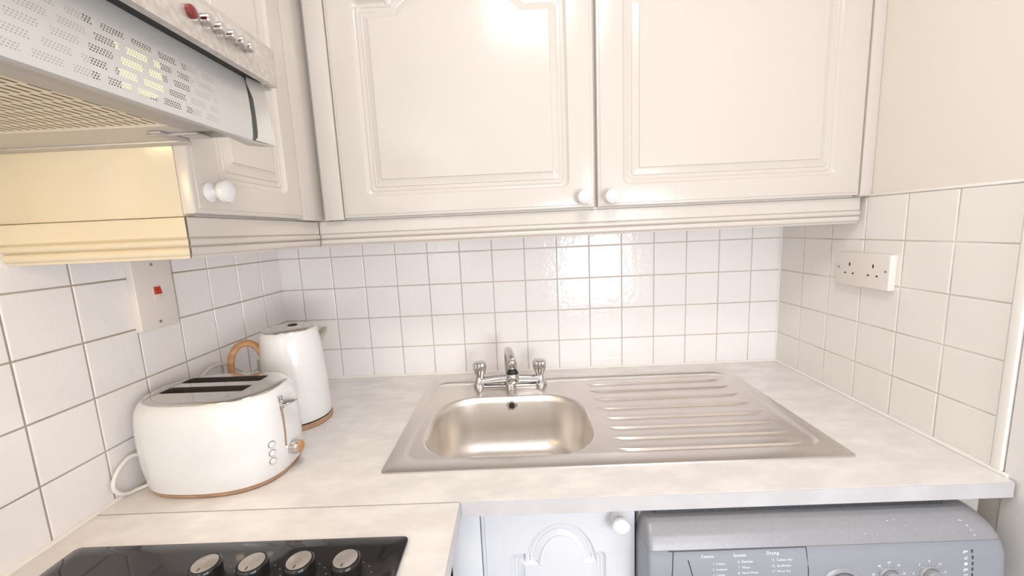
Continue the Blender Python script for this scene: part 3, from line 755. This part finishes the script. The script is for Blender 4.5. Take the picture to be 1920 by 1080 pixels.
# ------------------------------------------------------------------ washing machine
def washing_machine():
    t = thing('washing_machine', 'silver-grey front-loading washing machine with control dials under the worktop', 'washing machine', (1.23, -0.33, 0))
    x0, x1 = 0.9305, 1.5290
    MB().box(x0+.004, x1-.004, -0.600, -0.04, 0.02, 0.8640, .004).build('cabinet_shell', M_wmside, t)
    # bowed front: stack of horizontal sections, narrowing towards the top corners
    ZP = [(0.8640, -.6100), (0.8630, -.6180), (0.8600, -.6260), (0.8545, -.6340), (0.8480, -.6410), (0.8380, -.6470), (0.8290, -.6510)]
    def halfw(z):
        R_ = 0.070; zt = 0.8680
        if z < zt-R_: return 0
        k = (z-(zt-R_))/R_; return R_*(1-math.sqrt(max(0, 1-k*k)))
    def section(z, yf):
        i = halfw(z); xa, xb = x0+i*.20, x1-i; pts = []
        n = 60
        for k in range(n+1):
            u = k/n; u = u*u*(3-2*u); x = xa+(xb-xa)*u; e = min(u*(xb-xa), (1-u)*(xb-xa))
            rr = 0.006 if u < .5 else 0.026; e2 = 1 if e >= rr else math.sqrt(max(0, 1-(1-e/rr)**2))
            pts.append(Vector((x, -0.598+(yf+0.598)*e2*(1), z)))
        return pts
    def refined(prof):
        out = []
        for (za, ya), (zb, yb) in zip(prof, prof[1:]):
            for k in range(3): out.append((za+(zb-za)*k/3, ya+(yb-ya)*k/3))
        return out+[prof[-1]]
    def shell(prof, name, m):
        mb = MB(); secs = [section(z, y) for z, y in refined(prof)]
        mb.loft(secs, False, False, closed=False)
        top, bot = secs[0], secs[-1]
        mb.add(top + [Vector((top[-1].x, -.59, top[0].z)), Vector((top[0].x, -.59, top[0].z))], [tuple(range(len(top)+2))])
        mb.add(bot + [Vector((bot[-1].x, -.59, bot[0].z)), Vector((bot[0].x, -.59, bot[0].z))], [tuple(range(len(bot)+2))])
        return mb.build(name, m, t, smooth=50)
    shell(ZP, 'upper_fascia', M_wm2)
    LP = [(0.8285, -.6510), (0.8270, -.6505), (0.8000, -.6560), (0.7600, -.6590), (0.7400, -.6590), (0.7350, -.6560)]
    pan = shell(LP, 'control_panel', M_wm)
    # front body below with porthole
    fb = MB().box(x0, x1, -.640, -.600, .02, .734, .01, 3).build('front_body', M_wm2, t)
    cxp = (x0+x1)/2
    MB().lathe([(.195, 0), (.195, .012), (.175, .026), (.150, .028), (.146, .012)], (cxp, -.640, .43), (0, -1, 0), 64, True, False).build('door_ring', M_wmside, fb)
    MB().lathe([(.146, .010), (.12, .020), (.05, .030), (.001, .032)], (cxp, -.640, .43), (0, -1, 0), 64).build('door_glass', M_glass, fb)
    # ribbed strip seen under the worktop edge
    rb = MB(); rb.box(x0+.030, x1-.078, -.6095, -.5950, .8600, .8780)
    x = x0+.032
    while x < x1-.080:
        rb.box(x, x+.0012, -.6108, -.6090, .8610, .8775); x += .0026
    rb.build('ribbed_top_strip', M_wmdark, t)
    def yP(z):
        for (za, ya), (zb, yb) in zip(LP[1:], LP[2:]):
            if zb <= z <= za: return ya+(yb-ya)*(z-za)/(zb-za)
        return -.651
    # drawer outline
    def line(pts, w, name='seam'):
        return MB().tube([Vector((x, yP(z)-.0002, z)) for x, z in pts], w, 6).build(name, M_line, t)
    line([(.9680, .8272), (0.985, .8265), (1.1895, .8270)], .0008, 'drawer_seam'); line([(1.1910, .8270), (1.1930, .790), (1.1935, .740)], .0008, 'drawer_seam')
    line([(0.9755, .8270), (0.9725, .795), (0.970, .760), (.970, .740)], .0009, 'drawer_seam'); line([(0.9990, .812), (1.0045, .790), (1.011, .765), (1.018, .740)], .0010, 'drawer_seam')
    # dials
    def dial(x, z, r, name):
        y = yP(z)
        a = MB().lathe([(r*1.30, -.002), (r*1.30, .001), (r*1.12, .0035), (r*1.05, .0035)], (x, y, z), (0, -1, .08), 40, True, False).build('dial_surround', M_wm2, t, smooth=50)
        b = MB().lathe([(r, -.001), (r, .0090), (r*.90, .0112), (r*.86, .0114)], (x, y, z), (0, -1, .08), 40).build(name, M_wm2, t, smooth=40)
        g = MB().box(x-r*.17, x+r*.17, y-.0215, y-.008, z-r*.85, z+r*.85, .002, 2, rot=Matrix.Rotation(-.5, 4, 'Y'), piv=(x, y, z)); g.build('grip', M_wmside, b)
        return b
    D0 = (1.2480, .7560, .0280); dial(*D0, 'programme_dial')
    for x in (1.3225, 1.3880): dial(x, .7740, .0135, 'setting_dial')
    # printing
    def text(s, x, z, size, parent=None, rotz=0.0):
        cu = bpy.data.curves.new('txt', 'FONT'); cu.body = s; cu.size = size; cu.extrude = 0.00012; cu.resolution_u = 2; cu.align_x = 'LEFT'
        o = bpy.data.objects.new('txt', cu); COL.objects.link(o)
        dg = bpy.context.evaluated_depsgraph_get(); me = bpy.data.meshes.new_from_object(o.evaluated_get(dg))
        bpy.data.objects.remove(o); vs = [v.co.copy() for v in me.vertices]; fs = [tuple(p.vertices) for p in me.polygons]; bpy.data.meshes.remove(me)
        R_ = Matrix.Rotation(rotz, 3, 'Z'); out = []
        for v in vs:
            q = R_ @ v; zz = z+q.y; out.append((x+q.x, yP(zz)-.0006-q.z, zz))
        return out, fs
    def lab(v, f): MB().add(v, f).build('printed_label', M_print, t, smooth=0)
    def put(s, x, z, size): 
        v, f = text(s, x, z, size); lab(v, f)
    put('Cottons', 1.0200, .8155, .0062); put('Specials', 1.0720, .8158, .0068); put('Drying', 1.1260, .8172, .0074)
    for i, s in enumerate(('1  Cotton', '2  Synthetic', '3  Cotton', '4  Mix 30')): put(s, 1.0380, .8040-.0092*i, .0050)
    for i, s in enumerate(('6  Delicate', '7  Wool', '8  Hand Wash', '9  Rinse')): put(s, 1.0790, .8060-.0092*i, .0056)
    for i, s in enumerate(('11  Cotton dry', '12  Synthetics', '13  Wool dry')): put(s, 1.1330, .8070-.0092*i, .0056)
    for k in range(7):
        a = PI/2+1.15-k*.383; r = .0225; s = '1234567'[k]
        v, f = text(s, -.0013, -.002, .0052); 
        lab([(D0[0]+r*math.cos(a)+vx, D0[1] and yP(D0[1])-.0120-abs(.08*r*math.sin(a))*.3, D0[1]+r*math.sin(a)+vz+.0008) for vx, vy, vz in v], f)
    for x in (1.3225, 1.3880):
        for k in range(5):
            a = PI/2+1.35-k*.675; px, pz = x+.0250*math.cos(a), .7740+.0250*math.sin(a)
            v, f = text(('30', '40', '60', '90', '50')[k] if x < 1.35 else ('2', '4', '8', '10', '12')[k], px-.003, pz-.002, .0055); v = list(v)
            r0, r1 = .0172, .0195; dx, dz = math.cos(a), math.sin(a)
            yy = yP(pz)-.0009
            nv = len(v); v += [(x+dx*r0-dz*.0004, yy, .774+dz*r0+dx*.0004), (x+dx*r0+dz*.0004, yy, .774+dz*r0-dx*.0004), (x+dx*r1+dz*.0004, yy, .774+dz*r1-dx*.0004), (x+dx*r1-dz*.0004, yy, .774+dz*r1+dx*.0004)]; lab(v, list(f)+[(nv, nv+1, nv+2, nv+3)])
    for k in range(6):
        z = .8115-.0098*k; xx = 1.4455; y = yP(z)-.0007
        ic = MB()
        if k % 3 == 0:
            for q in range(3): ic.box(xx-.0035+q*.0026, xx-.0018+q*.0026, y, y+.0004, z-.0028+.001*q, z+.0022)
        elif k % 3 == 1:
            for q in range(8):
                a = q*PI/4; ic.box(xx+.0022*math.cos(a)-.0006, xx+.0022*math.cos(a)+.0006, y, y+.0004, z+.0022*math.sin(a)-.0006, z+.0022*math.sin(a)+.0006)
        else: ic.lathe([(.0028, 0), (.0027, .0004), (.001, .0004)], (xx, y+.0004, z), (0, -1, 0), 12)
        ic.build('programme_icon', M_print, t, smooth=0)
        MB().box(1.4555, 1.4575, y, y+.0006, z-.0026, z+.0030).build('indicator_window', M_line, t)
    # paint scuffs near the right shoulder and on the upper band
    rnd = random.Random(4)
    def yU(z):
        for (za, ya), (zb, yb) in zip(ZP, ZP[1:]):
            if zb <= z <= za: return ya+(yb-ya)*(z-za)/(zb-za)
        return -.651
    for x, z, l in ((1.452, .853, .006), (1.4575, .848, .005), (1.461, .8425, .003), (1.4635, .836, .003), (1.3350, .8550, .003), (1.346, .8555, .002), (1.29, .842, .0015), (1.31, .841, .0012), (1.36, .850, .001)):
        y = yU(z)-.0007; MB().box(x-l*.5, x+l*.5, y, y+.0004, z-.0005, z+.0005, rot=Matrix.Rotation(rnd.uniform(.2, 1.0), 4, 'Y'), piv=(x, y, z)).build('paint_scuff', M_print, t, smooth=0)
washing_machine()
